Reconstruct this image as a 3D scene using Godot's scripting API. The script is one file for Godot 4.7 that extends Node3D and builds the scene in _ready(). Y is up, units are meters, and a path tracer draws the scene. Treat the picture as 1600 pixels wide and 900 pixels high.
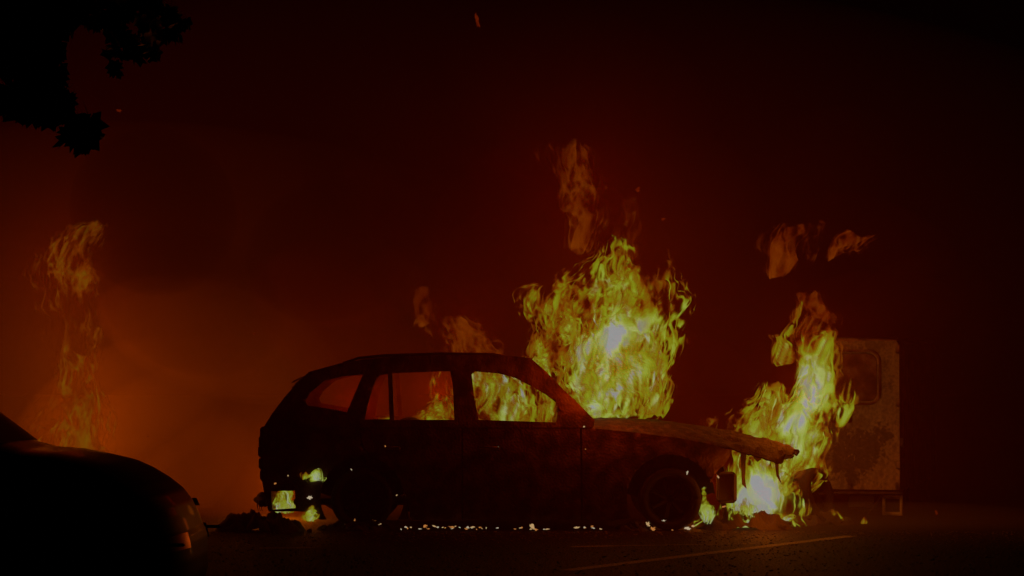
extends Node3D
# A burning car at night: camera, air and light first, then the ground, then the things.

const EYE := Vector3(0.0, 1.5, 25.0)
const FOCAL := 3936.0          # in pixels of a 1600 x 900 frame
const PITCH := 0.03391         # the camera looks up by about 1.9 degrees

var rng := RandomNumberGenerator.new()
var M := {}
var used := {}
var flame_ridge := FastNoiseLite.new()
var flame_patch := FastNoiseLite.new()
var flame_bend := FastNoiseLite.new()
var lump := FastNoiseLite.new()


# ---------------------------------------------------------------- helpers

func at(px: float, py: float, z: float) -> Vector3:
	# the point at depth z seen at a pixel of the 1600 x 900 photograph
	var d := Vector3((px - 800.0) / FOCAL, (450.0 - py) / FOCAL, -1.0).rotated(Vector3.RIGHT, PITCH)
	return EYE + d * ((z - EYE.z) / d.z)


func per_metre(z: float) -> float:
	return FOCAL / (EYE.z - z)


func lin(r: float, g: float, b: float) -> Color:
	return Color(r, g, b).linear_to_srgb()


func numbered(called: String) -> String:
	if not used.has(called):
		used[called] = 0
		return called
	used[called] += 1
	return "%s_%03d" % [called, used[called]]


func thing(called: String, label: String, category: String, where := Vector3.ZERO, group := "") -> Node3D:
	var o := Node3D.new()
	o.name = numbered(called)
	add_child(o)
	o.position = where
	tag(o, label, category, group)
	return o


func tag(o: Node, label: String, category: String, group := "", kind := "") -> void:
	if label:
		o.set_meta("label", label)
	if category:
		o.set_meta("category", category)
	if group:
		o.set_meta("group", group)
	if kind:
		o.set_meta("kind", kind)


func put(mesh: Mesh, called: String, material: Material, parent: Node = self, where := Vector3.ZERO) -> MeshInstance3D:
	var o := MeshInstance3D.new()
	o.mesh = mesh
	o.name = numbered(called) if parent == self else called
	o.material_override = material
	o.position = where
	parent.add_child(o, true)
	return o


func new_tool() -> SurfaceTool:
	var st := SurfaceTool.new()
	st.begin(Mesh.PRIMITIVE_TRIANGLES)
	return st


func quad(st: SurfaceTool, a: Vector3, b: Vector3, c: Vector3, d: Vector3) -> void:
	for p in [a, b, c, a, c, d]:
		st.add_vertex(p)


func done(st: SurfaceTool, smooth := false) -> ArrayMesh:
	if smooth:
		st.index()
	st.generate_normals()
	return st.commit()


func add_box(st: SurfaceTool, centre: Vector3, size: Vector3, bevel := 0.01, turn := Basis.IDENTITY) -> void:
	# a box with chamfered edges
	var h := size / 2.0
	var b := minf(bevel, minf(h.x, minf(h.y, h.z)) * 0.6)
	var corner := func(sx: float, sy: float, sz: float, axis: int) -> Vector3:
		var v := Vector3(sx * (h.x - b), sy * (h.y - b), sz * (h.z - b))
		if axis == 0:
			v.x = sx * h.x
		elif axis == 1:
			v.y = sy * h.y
		else:
			v.z = sz * h.z
		return centre + turn * v
	for s in [-1.0, 1.0]:
		quad(st, corner.call(s, -1.0, -s, 0), corner.call(s, 1.0, -s, 0), corner.call(s, 1.0, s, 0), corner.call(s, -1.0, s, 0))
		quad(st, corner.call(-1.0, s, s, 1), corner.call(1.0, s, s, 1), corner.call(1.0, s, -s, 1), corner.call(-1.0, s, -s, 1))
		quad(st, corner.call(-s, -1.0, s, 2), corner.call(-s, 1.0, s, 2), corner.call(s, 1.0, s, 2), corner.call(s, -1.0, s, 2))
	for a in [-1.0, 1.0]:
		for c in [-1.0, 1.0]:
			quad(st, corner.call(a, c, -1.0, 0), corner.call(a, c, 1.0, 0), corner.call(a, c, 1.0, 1), corner.call(a, c, -1.0, 1))
			quad(st, corner.call(a, -1.0, c, 0), corner.call(a, 1.0, c, 0), corner.call(a, 1.0, c, 2), corner.call(a, -1.0, c, 2))
			quad(st, corner.call(-1.0, a, c, 1), corner.call(1.0, a, c, 1), corner.call(1.0, a, c, 2), corner.call(-1.0, a, c, 2))
			for e in [-1.0, 1.0]:
				for p in [corner.call(a, c, e, 0), corner.call(a, c, e, 1), corner.call(a, c, e, 2)]:
					st.add_vertex(p)


func box(size: Vector3, bevel := 0.01) -> ArrayMesh:
	var st := new_tool()
	add_box(st, Vector3.ZERO, size, bevel)
	return done(st)


func add_tube(st: SurfaceTool, points: Array, radii: Array, sides := 8) -> void:
	var rings := []
	for i in points.size():
		var p: Vector3 = points[i]
		var along: Vector3 = (points[mini(i + 1, points.size() - 1)] - points[maxi(i - 1, 0)]).normalized()
		var side := along.cross(Vector3(0.13, 0.21, 0.97)).normalized()
		var other := along.cross(side)
		var ring := []
		for k in sides:
			var t := TAU * k / sides
			ring.append(p + (side * cos(t) + other * sin(t)) * float(radii[i]))
		rings.append(ring)
	for i in points.size() - 1:
		for k in sides:
			var n := (k + 1) % sides
			quad(st, rings[i][k], rings[i][n], rings[i + 1][n], rings[i + 1][k])
	for e in [0, points.size() - 1]:
		for k in range(1, sides - 1):
			for p in ([rings[e][0], rings[e][k], rings[e][k + 1]]):
				st.add_vertex(p)


func tube(points: Array, radii: Array, sides := 8) -> ArrayMesh:
	var st := new_tool()
	add_tube(st, points, radii, sides)
	return done(st, true)


func add_lathe(st: SurfaceTool, profile: Array, sides := 40) -> void:
	# profile of (radius, along z), turned round the z axis
	for k in sides:
		var a := TAU * k / sides
		var b := TAU * (k + 1) / sides
		for i in profile.size() - 1:
			var p: Vector2 = profile[i]
			var q: Vector2 = profile[i + 1]
			quad(st, Vector3(p.x * cos(a), p.x * sin(a), p.y), Vector3(p.x * cos(b), p.x * sin(b), p.y), Vector3(q.x * cos(b), q.x * sin(b), q.y), Vector3(q.x * cos(a), q.x * sin(a), q.y))


# A sheet of metal cut to an outline with holes, bent to the depth that bend(x, y) gives, with thickness and closed rims.
func panel(outline: PackedVector2Array, holes: Array, bend: Callable, thick: float, cell := 0.07, print_area := Rect2()) -> ArrayMesh:
	var st := new_tool()
	var printed := print_area.has_area()
	var pieces: Array = [outline]
	for h in holes:
		var next := []
		for p in pieces:
			next.append_array(cut(p, h))
		pieces = next
	var box2 := Rect2(outline[0], Vector2.ZERO)
	for p in outline:
		box2 = box2.expand(p)
	var x := box2.position.x
	while x < box2.end.x:
		var y := box2.position.y
		while y < box2.end.y:
			var square := PackedVector2Array([Vector2(x, y), Vector2(x + cell, y), Vector2(x + cell, y + cell), Vector2(x, y + cell)])
			for piece in pieces:
				for bit in Geometry2D.intersect_polygons(square, piece):
					if Geometry2D.is_polygon_clockwise(bit):
						bit.reverse()
					var idx := Geometry2D.triangulate_polygon(bit)
					for t in range(0, idx.size(), 3):
						var tri := [bit[idx[t]], bit[idx[t + 1]], bit[idx[t + 2]]]
						if (tri[1] - tri[0]).cross(tri[2] - tri[0]) > 0.0:
							tri.reverse()
						for v in tri:
							if printed:
								st.set_uv(Vector2((v.x - print_area.position.x) / print_area.size.x, 1.0 - (v.y - print_area.position.y) / print_area.size.y))
							st.add_vertex(Vector3(v.x, v.y, bend.call(v.x, v.y)))
						tri.reverse()
						for v in tri:
							st.add_vertex(Vector3(v.x, v.y, bend.call(v.x, v.y) - thick))
			y += cell
		x += cell
	for piece in pieces:
		var n: int = piece.size()
		for i in n:
			var a: Vector2 = piece[i]
			var b: Vector2 = piece[(i + 1) % n]
			var steps := int(ceil(a.distance_to(b) / cell))
			for s in steps:
				var p := a.lerp(b, float(s) / steps)
				var q := a.lerp(b, float(s + 1) / steps)
				var zp: float = bend.call(p.x, p.y)
				var zq: float = bend.call(q.x, q.y)
				quad(st, Vector3(p.x, p.y, zp), Vector3(q.x, q.y, zq), Vector3(q.x, q.y, zq - thick), Vector3(p.x, p.y, zp - thick))
	return done(st)


# outline minus a hole, as pieces without inner rings (split through the hole where it lies inside)
func cut(outline: PackedVector2Array, hole: PackedVector2Array) -> Array:
	var got := Geometry2D.clip_polygons(outline, hole)
	var ringed := false
	for g in got:
		ringed = ringed or Geometry2D.is_polygon_clockwise(g)
	if not ringed:
		return got
	var mid := 0.0
	for p in hole:
		mid += p.x / hole.size()
	var out := []
	for half in [PackedVector2Array([Vector2(-100, -100), Vector2(mid, -100), Vector2(mid, 100), Vector2(-100, 100)]), PackedVector2Array([Vector2(mid, -100), Vector2(100, -100), Vector2(100, 100), Vector2(mid, 100)])]:
		for side in Geometry2D.intersect_polygons(outline, half):
			out.append_array(Geometry2D.clip_polygons(side, hole))
	return out


func traced(points: Array, z: float) -> PackedVector2Array:
	var out := PackedVector2Array()
	for p in points:
		var q := at(p[0], p[1], z)
		out.append(Vector2(q.x, q.y))
	if Geometry2D.is_polygon_clockwise(out):
		out.reverse()
	return out


func disc(centre: Vector2, r: float, n := 28) -> PackedVector2Array:
	var out := PackedVector2Array()
	for i in n:
		out.append(centre + Vector2(cos(TAU * i / n), sin(TAU * i / n)) * r)
	return out


func noise_image(seed_: int, freq: float, ramp: Array, octaves := 4, kind := FastNoiseLite.FRACTAL_FBM, size := 512) -> NoiseTexture2D:
	var n := FastNoiseLite.new()
	n.seed = seed_
	n.frequency = freq
	n.fractal_octaves = octaves
	n.fractal_type = kind
	var t := NoiseTexture2D.new()
	t.width = size
	t.height = size
	t.seamless = true
	t.noise = n
	if ramp:
		var g := Gradient.new()
		g.offsets = PackedFloat32Array(ramp.map(func(r): return r[0]))
		g.colors = PackedColorArray(ramp.map(func(r): return lin(r[1], r[2], r[3])))
		t.color_ramp = g
	return t


func surface(color: Color, rough: float, metal := 0.0, picture: Texture2D = null, scale := 1.0, relief: Texture2D = null, depth := 1.0) -> StandardMaterial3D:
	var m := StandardMaterial3D.new()
	m.albedo_color = color
	m.roughness = rough
	m.metallic = metal
	if picture:
		m.albedo_texture = picture
	if relief:
		m.heightmap_enabled = true
		m.heightmap_texture = relief
		m.heightmap_scale = depth
	if picture or relief:
		m.uv1_triplanar = true
		m.uv1_world_triplanar = true
		m.uv1_scale = Vector3.ONE * scale
	return m


# ---------------------------------------------------------------- flames

func fire_color(h: float) -> Color:
	# linear colours from the dull red of a dying lick to the white of the hottest gas
	var stops := [[0.0, 0.08, 0.003, 0.0], [0.15, 0.21, 0.018, 0.0], [0.3, 0.40, 0.075, 0.002], [0.40, 0.40, 0.17, 0.004], [0.52, 0.39, 0.38, 0.006], [0.66, 0.47, 0.57, 0.02], [0.8, 0.62, 0.82, 0.10], [0.93, 0.80, 0.95, 0.32], [1.08, 0.58, 0.64, 0.74]]
	h = clampf(h, 0.0, 1.08)
	for i in stops.size() - 1:
		if h <= stops[i + 1][0]:
			var t: float = (h - stops[i][0]) / (stops[i + 1][0] - stops[i][0])
			return Color(lerpf(stops[i][1], stops[i + 1][1], t), lerpf(stops[i][2], stops[i + 1][2], t), lerpf(stops[i][3], stops[i + 1][3], t))
	return Color(0.58, 0.64, 0.74)


# A tongue of fire: nested closed sheets round a spine, torn and coloured by noise that is stretched along the flow.
# rows from the base up: [y pixel, left x pixel, right x pixel, heat, density, depth z]
func tongue(parent: Node, called: String, rows: Array, opts := {}) -> MeshInstance3D:
	var res: float = opts.get("res", 0.0125)
	var shells: Array = opts.get("shells", [1.28, 1.08, 0.9, 0.7, 0.45])
	var deep: float = opts.get("deep", 0.7)
	var lean: float = opts.get("lean", 0.0)
	var fine: float = 1.4 * opts.get("fine", 1.0)
	var alpha_most: float = opts.get("alpha", 0.96)
	var sway: float = opts.get("sway", 0.10)
	var hottest: float = opts.get("hottest", 1.06)
	var soft: float = opts.get("soft", 0.12)
	var strands: float = opts.get("strands", 0.94)
	var off := Vector3(opts.get("seed", 1) * 13.7, opts.get("seed", 1) * 5.3, opts.get("seed", 1) * 9.1)
	var cs := []
	var ks := []
	var length := 0.0
	for r in rows:
		var z: float = r[5]
		var c := at((r[1] + r[2]) / 2.0, r[0], z)
		if cs:
			length += c.distance_to(cs[-1])
		cs.append(c)
		ks.append([(r[2] - r[1]) / 2.0 / per_metre(z), r[3], r[4], length])
	var widest := 0.0
	for k in ks:
		widest = maxf(widest, k[0])
	var nv := maxi(6, int(length / res))
	var verts := PackedVector3Array()
	var colors := PackedColorArray()
	var heats := PackedFloat32Array()
	var index := PackedInt32Array()
	var spots: Array = opts.get("spots", [])   # [x px, y px, radius px, added heat]
	for si in shells.size():
		var s: float = shells[si]
		var nt := maxi(8, int(PI * widest * s * (1.0 + deep) / res))
		var first := verts.size()
		var seg := 0
		for j in nv + 1:
			var l := length * j / nv
			while seg < ks.size() - 2 and l > ks[seg + 1][3]:
				seg += 1
			var t: float = (l - ks[seg][3]) / maxf(1e-5, ks[seg + 1][3] - ks[seg][3])
			var c: Vector3 = cs[seg].cubic_interpolate(cs[seg + 1], cs[maxi(seg - 1, 0)], cs[mini(seg + 2, cs.size() - 1)], t)
			var hw := lerpf(ks[seg][0], ks[seg + 1][0], smoothstep(0.0, 1.0, t))
			var heat := lerpf(ks[seg][1], ks[seg + 1][1], t)
			var dens := lerpf(ks[seg][2], ks[seg + 1][2], t)
			var v := float(j) / nv
			var ends := smoothstep(0.0, opts.get("foot", 0.06), v) * (1.0 - smoothstep(0.9, 1.0, v))
			for i in nt:
				var a := TAU * i / nt
				var p := c + Vector3(cos(a) * hw * s, 0.0, sin(a) * hw * s * deep)
				var q := p + off
				var w1 := flame_bend.get_noise_3d(q.x, q.y * 0.7, q.z)
				var w2 := flame_bend.get_noise_3d(q.x + 31.0, q.y * 0.7, q.z + 17.0)
				var w3 := flame_bend.get_noise_3d(q.x * 3.1, q.y * 2.2, q.z * 3.1 + 5.0)
				var reach := sway + 0.25 * hw
				p += Vector3(w1 * reach + w3 * 0.035, w2 * 0.5 * reach + w3 * 0.05, w2 * reach)
				var fx := (q.x - lean * q.y + w1 * 0.30) * fine
				var fy := (q.y * 0.35 + w2 * 0.17) * fine
				var ridge := clampf((flame_ridge.get_noise_3d(fx, fy, q.z * fine + si * 0.35) + 0.4) / 1.2, 0.0, 1.0)
				var b := clampf((flame_patch.get_noise_3d(fx * 0.66, fy * 0.8, q.z * fine * 0.66) + 0.55) / 1.1, 0.0, 1.0)
				var thread := smoothstep(0.44, 0.84, ridge)
				var d := dens * (1.20 - 0.70 * s) * ends
				var edge := lerpf(0.88, 0.10, d)
				var cover := smoothstep(edge, edge + soft, 0.6 * b + 0.4 * ridge) * (1.0 - strands + strands * thread)
				var h := heat + 0.46 * (thread - 0.66) + 0.80 * (b - 0.56) - 0.52 * (s - 0.60) - 0.02
				for sp in spots:
					var o2: Vector3 = at(sp[0], sp[1], c.z)
					var m := sp[2] / per_metre(c.z) as float
					var r2 := ((p.x - o2.x) * (p.x - o2.x) + (p.y - o2.y) * (p.y - o2.y)) / (m * m)
					if r2 < 4.0:
						h += sp[3] * exp(-r2)
						cover = minf(1.0, cover + 0.6 * sp[3] * exp(-r2))
				h = minf(h, hottest) if hottest > 0.6 else hottest * clampf(0.5 + 1.25 * (h - heat) + 0.25 * (0.8 - v), 0.0, 1.0)
				verts.append(p)
				heats.append(h)
				colors.append(Color(1.0, 1.0, 1.0, minf(1.0, cover * alpha_most * (0.14 + 0.86 * smoothstep(0.06 * hottest, 0.62 * hottest, h)))))
		for j in nv:
			for i in nt:
				var a0 := first + j * nt + i
				var a1 := first + j * nt + (i + 1) % nt
				var b0 := a0 + nt
				var b1 := a1 + nt
				if maxf(maxf(colors[a0].a, colors[a1].a), maxf(colors[b0].a, colors[b1].a)) < 0.016:
					continue
				index.append_array(PackedInt32Array([a0, a1, b1, a0, b1, b0]))
	return sheet_mesh(parent, called, verts, colors, heats, index)


func sheet_mesh(parent: Node, called: String, verts: PackedVector3Array, colors: PackedColorArray, heats: PackedFloat32Array, index: PackedInt32Array) -> MeshInstance3D:
	# one surface for each step of heat, each with only the corners that it uses
	var sorted := []
	for k in HEAT_STEPS:
		sorted.append(PackedInt32Array())
	for t in range(0, index.size(), 3):
		var h := (heats[index[t]] + heats[index[t + 1]] + heats[index[t + 2]]) / 3.0
		var list: PackedInt32Array = sorted[clampi(int(h / 1.08 * HEAT_STEPS), 0, HEAT_STEPS - 1)]
		list.append(index[t])
		list.append(index[t + 1])
		list.append(index[t + 2])
		sorted[clampi(int(h / 1.08 * HEAT_STEPS), 0, HEAT_STEPS - 1)] = list
	var mesh := ArrayMesh.new()
	for k in HEAT_STEPS:
		var list: PackedInt32Array = sorted[k]
		if list.is_empty():
			continue
		var new_of := {}
		var v2 := PackedVector3Array()
		var c2 := PackedColorArray()
		var i2 := PackedInt32Array()
		i2.resize(list.size())
		for i in list.size():
			var o := list[i]
			var n: int = new_of.get(o, -1)
			if n < 0:
				n = v2.size()
				new_of[o] = n
				v2.append(verts[o])
				c2.append(colors[o])
			i2[i] = n
		var arrays := []
		arrays.resize(Mesh.ARRAY_MAX)
		arrays[Mesh.ARRAY_VERTEX] = v2
		arrays[Mesh.ARRAY_COLOR] = c2
		arrays[Mesh.ARRAY_INDEX] = i2
		mesh.add_surface_from_arrays(Mesh.PRIMITIVE_TRIANGLES, arrays)
		mesh.surface_set_material(mesh.get_surface_count() - 1, M.fire[k])
		total_flame += i2.size() / 3
	if mesh.get_surface_count() == 0:
		return null
	var base := Vector3.ZERO
	if parent is Node3D and parent != self:
		base = -parent.position
	return put(mesh, called, null, parent, base)

const HEAT_STEPS := 28
var total_flame := 0


func fire_light(parent: Node3D, where: Vector3, energy: float, size: float, color := Color(1.0, 0.50, 0.10)) -> void:
	var l := OmniLight3D.new()
	l.name = "flame_light"
	l.light_color = color
	l.light_energy = energy
	l.light_size = size
	l.omni_range = 40.0
	l.omni_attenuation = 2.0
	l.shadow_enabled = true
	l.position = where - parent.position
	parent.add_child(l, true)


func smoke(called: String, label: String, centre: Vector3, size: Vector3, density: float, color: Color, tilt := 0.0) -> void:
	var f := FogVolume.new()
	f.name = numbered(called)
	f.shape = RenderingServer.FOG_VOLUME_SHAPE_ELLIPSOID
	f.size = size
	f.position = centre
	f.rotation.z = tilt
	var m := FogMaterial.new()
	m.density = density
	m.albedo = color
	f.material = m
	add_child(f)
	tag(f, label, "smoke", "", "stuff")


# ---------------------------------------------------------------- the scene

func _ready() -> void:
	# camera
	var cam := Camera3D.new()
	cam.name = "camera"
	cam.position = EYE
	cam.rotation = Vector3(PITCH, 0.0, 0.0)
	cam.fov = rad_to_deg(2.0 * atan(450.0 / FOCAL))
	cam.near = 0.2
	cam.far = 400.0
	add_child(cam)
	cam.current = true
	# night sky
	var env := Environment.new()
	env.tonemap_mode = Environment.TONE_MAPPER_LINEAR
	env.tonemap_exposure = 1.0
	env.background_mode = Environment.BG_SKY
	var sky := Sky.new()
	var night := ProceduralSkyMaterial.new()
	night.sky_top_color = lin(0.0001, 0.00004, 0.00004)
	night.sky_horizon_color = lin(0.0004, 0.0001, 0.00006)
	night.ground_bottom_color = lin(0.0001, 0.00006, 0.00006)
	night.ground_horizon_color = lin(0.0003, 0.0001, 0.00006)
	sky.sky_material = night
	env.sky = sky
	env.sdfgi_enabled = true
	env.ssao_enabled = true
	env.ssil_enabled = true
	env.volumetric_fog_enabled = true
	env.volumetric_fog_density = 0.0
	var world := WorldEnvironment.new()
	world.name = "world"
	world.environment = env
	add_child(world)

	rng.seed = 7
	setup_noise()
	make_materials()
	make_ground()
	make_crumbs()
	make_smoke()
	make_suv()
	make_van()
	make_sedan()
	make_tree()
	make_heaps()
	loose_wheel()
	make_flames()
	print("flame triangles ", total_flame)


func setup_noise() -> void:
	flame_ridge.seed = 11
	flame_ridge.noise_type = FastNoiseLite.TYPE_SIMPLEX
	flame_ridge.frequency = 3.0
	flame_ridge.fractal_type = FastNoiseLite.FRACTAL_RIDGED
	flame_ridge.fractal_octaves = 4
	flame_ridge.fractal_gain = 0.46
	flame_ridge.domain_warp_enabled = true
	flame_ridge.domain_warp_amplitude = 0.13
	flame_ridge.domain_warp_frequency = 3.5
	flame_ridge.domain_warp_fractal_type = FastNoiseLite.DOMAIN_WARP_FRACTAL_NONE
	flame_patch.seed = 23
	flame_patch.noise_type = FastNoiseLite.TYPE_SIMPLEX
	flame_patch.frequency = 2.3
	flame_patch.fractal_octaves = 3
	flame_bend.seed = 5
	flame_bend.noise_type = FastNoiseLite.TYPE_SIMPLEX
	flame_bend.frequency = 1.3
	flame_bend.fractal_octaves = 2
	lump.seed = 3
	lump.noise_type = FastNoiseLite.TYPE_SIMPLEX
	lump.frequency = 2.6
	lump.fractal_octaves = 4


func make_materials() -> void:
	M.ember = []
	for c in [[0.48, 0.30, 0.13], [0.46, 0.17, 0.04], [0.48, 0.38, 0.24]]:
		var e := surface(lin(0.02, 0.015, 0.012), 0.9)
		e.emission_enabled = true
		e.emission = lin(c[0], c[1], c[2])
		M.ember.append(e)
	M.fire = []
	for k in HEAT_STEPS:
		var fire := StandardMaterial3D.new()
		fire.resource_name = "flame"
		var glow := fire_color((k + 0.5) / HEAT_STEPS * 1.08)
		fire.transparency = BaseMaterial3D.TRANSPARENCY_ALPHA
		fire.vertex_color_use_as_albedo = true
		fire.cull_mode = BaseMaterial3D.CULL_DISABLED
		fire.albedo_color = Color.BLACK
		fire.specular_mode = BaseMaterial3D.SPECULAR_DISABLED
		fire.emission_enabled = true
		fire.emission = lin(glow.r * 0.48, glow.g * 0.48, glow.b * 0.48)
		M.fire.append(fire)
	var grit := noise_image(31, 0.09, [], 4)
	M.grit = grit
	var char_tint := noise_image(32, 0.012, [[0.2, 0.025, 0.011, 0.008], [0.42, 0.07, 0.026, 0.015], [0.6, 0.14, 0.055, 0.028], [0.82, 0.2, 0.13, 0.1]], 5)
	M.charred = surface(Color.WHITE, 0.86, 0.0, char_tint, 0.7, grit, 0.5)
	var ash_tint := noise_image(33, 0.02, [[0.25, 0.012, 0.009, 0.008], [0.5, 0.032, 0.022, 0.017], [0.7, 0.09, 0.066, 0.05]], 5)
	M.ash = surface(Color.WHITE, 0.9, 0.0, ash_tint, 0.9, grit, 1.2)
	M.soot = surface(lin(0.022, 0.018, 0.016), 0.9, 0.0, null, 1.6, grit, 0.8)
	M.rubber = surface(lin(0.011, 0.01, 0.009), 0.85, 0.0, null, 2.0, grit, 0.6)
	M.steel = surface(lin(0.16, 0.13, 0.11), 0.6, 0.6, null, 1.2, grit, 0.3)
	var van_tint := noise_image(41, 0.010, [[0.12, 0.05, 0.04, 0.03], [0.36, 0.15, 0.12, 0.09], [0.55, 0.24, 0.2, 0.15], [0.8, 0.3, 0.26, 0.2]], 5)
	M.van_paint = surface(Color.WHITE, 0.62, 0.0, van_tint, 0.75, grit, 0.25)
	M.van_door = surface(Color.WHITE, 0.66)
	M.van_door.albedo_texture = scorched_door()
	M.van_door.texture_repeat = false
	M.dark_paint = surface(lin(0.004, 0.004, 0.005), 0.45)
	M.dark_paint.metallic_specular = 0.1
	M.dark_paint.clearcoat_enabled = true
	M.dark_paint.clearcoat = 0.02
	M.dark_paint.clearcoat_roughness = 0.06
	M.trim = surface(lin(0.012, 0.012, 0.012), 0.5)
	M.lamp_lens = surface(lin(0.22, 0.008, 0.005), 0.25, 0.9)
	M.glass = StandardMaterial3D.new()
	M.glass.transparency = BaseMaterial3D.TRANSPARENCY_ALPHA
	M.glass.albedo_color = Color(0.02, 0.02, 0.02, 0.55)
	M.glass.roughness = 0.03
	M.chrome = surface(lin(0.4, 0.4, 0.4), 0.25, 1.0)
	var road_tint := noise_image(51, 0.10, [[0.25, 0.005, 0.005, 0.005], [0.5, 0.012, 0.011, 0.011], [0.66, 0.034, 0.032, 0.03], [0.8, 0.12, 0.11, 0.10]], 4)
	var road_relief := noise_image(52, 0.09, [], 4)
	M.road = surface(Color.WHITE, 0.72, 0.0, road_tint, 0.6, road_relief, 3.0)
	M.road.metallic_specular = 0.15
	var line_tint := noise_image(53, 0.05, [[0.38, 0.015, 0.014, 0.013], [0.5, 0.10, 0.095, 0.09], [0.75, 0.26, 0.25, 0.24]], 4)
	M.line = surface(Color.WHITE, 0.7, 0.0, line_tint, 1.6, road_relief, 0.8)
	M.crumb = surface(lin(0.16, 0.14, 0.12), 0.7)
	M.leaf = surface(lin(0.035, 0.055, 0.018), 0.6)
	M.leaf.cull_mode = BaseMaterial3D.CULL_DISABLED
	M.bark = surface(lin(0.07, 0.05, 0.035), 0.9, 0.0, null, 1.5, grit, 3.0)


# the van's pale door paint with soot and blistered, flaking patches, 1.06 m by 1.55 m
func scorched_door() -> ImageTexture:
	var w := 320
	var h := 432
	var im := Image.create(w, h, false, Image.FORMAT_RGB8)
	var soft := FastNoiseLite.new()
	soft.seed = 71
	soft.frequency = 3.2
	soft.fractal_octaves = 5
	var crack := FastNoiseLite.new()
	crack.seed = 72
	crack.frequency = 6.0
	crack.fractal_type = FastNoiseLite.FRACTAL_RIDGED
	crack.fractal_octaves = 3
	crack.domain_warp_enabled = true
	crack.domain_warp_amplitude = 0.09
	crack.domain_warp_frequency = 5.0
	for j in h:
		for i in w:
			var x := -1.06 + 1.06 * i / w
			var y := 0.29 + 1.55 * (1.0 - j / float(h))
			var n := soft.get_noise_2d(x, y)
			var fine := soft.get_noise_2d(x * 7.0, y * 7.0)
			var c := crack.get_noise_2d(x, y)
			var a := Vector2((x + 0.52) / 0.42, (y - 0.70) / 0.33).length() + 0.75 * n + 0.25 * fine
			var b := Vector2((x + 0.56) / 0.40, (y - 1.45) / 0.36).length() + 0.6 * n + 0.2 * fine
			var drip := soft.get_noise_2d(x * 4.0, y * 0.5 + 9.0)
			var soot := clampf(0.85 * (1.0 - smoothstep(0.75, 1.05, a)) + 0.6 * (1.0 - smoothstep(0.7, 1.15, b)), 0.0, 0.92)
			soot = maxf(soot, 0.55 * smoothstep(0.12, 0.45, n + 0.5 * drip))
			var tone := lerpf(0.24 + 0.12 * fine + 0.10 * drip, 0.03 + 0.02 * fine, soot)
			if a < 1.25 and c > 0.62:
				tone = lerpf(tone, 0.26, smoothstep(0.62, 0.8, c) * (1.0 - smoothstep(0.9, 1.25, a)) * clampf(0.5 + 1.6 * soft.get_noise_2d(x * 1.7 + 4.0, y * 1.7), 0.0, 1.0))
			tone = maxf(tone, 0.02)
			im.set_pixel(i, j, lin(tone, tone * 0.72, tone * 0.48))
	return ImageTexture.create_from_image(im)


func make_ground() -> void:
	var st := new_tool()
	var s := 150.0
	quad(st, Vector3(-s, 0, -s), Vector3(s, 0, -s), Vector3(s, 0, s), Vector3(-s, 0, s))
	var g := put(done(st), "ground", M.road)
	tag(g, "", "", "", "structure")
	# worn painted lines
	for l in [[[885, 892], [1330, 838], 0.07], [[892, 855], [960, 853.5], 0.06], [[405, 857], [492, 856.5], 0.06], [[960, 853.5], [1180, 850], 0.03]]:
		var a := on_ground(l[0][0], l[0][1])
		var b := on_ground(l[1][0], l[1][1])
		var side: Vector3 = (b - a).normalized().cross(Vector3.UP) * float(l[2])
		var up := Vector3.UP * 0.004
		var ls := new_tool()
		quad(ls, a - side + up, b - side + up, b + side + up, a + side + up)
		var o := put(done(ls), "road_line", M.line)
		tag(o, "", "", "", "structure")


# crumbs of stone, glass and ash on the asphalt
func make_crumbs() -> void:
	var sm := SphereMesh.new()
	sm.radial_segments = 6
	sm.rings = 3
	sm.radius = 0.5
	sm.height = 0.8
	sm.material = M.crumb
	var mm := MultiMesh.new()
	mm.transform_format = MultiMesh.TRANSFORM_3D
	mm.mesh = sm
	var n := 9000
	mm.instance_count = n
	for k in n:
		var z := 1.1 + 6.2 * pow(rng.randf(), 1.5)
		var x := rng.randf_range(-4.2, 5.6)
		var d := 0.004 + 0.016 * pow(rng.randf(), 3.0)
		var b := Basis.from_euler(Vector3(rng.randf() * 6.0, rng.randf() * 6.0, rng.randf() * 6.0)).scaled(Vector3(d * rng.randf_range(0.8, 1.7), d * 0.7, d * rng.randf_range(0.8, 1.7)))
		mm.set_instance_transform(k, Transform3D(b, Vector3(x, d * 0.2, z)))
	var o := MultiMeshInstance3D.new()
	o.name = "crumbs"
	o.multimesh = mm
	add_child(o)
	tag(o, "loose crumbs of stone and ash scattered over the asphalt", "grit", "", "stuff")


func on_ground(px: float, py: float) -> Vector3:
	var d := at(px, py, 0.0) - EYE
	return EYE + d * (-EYE.y / d.y)


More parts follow.
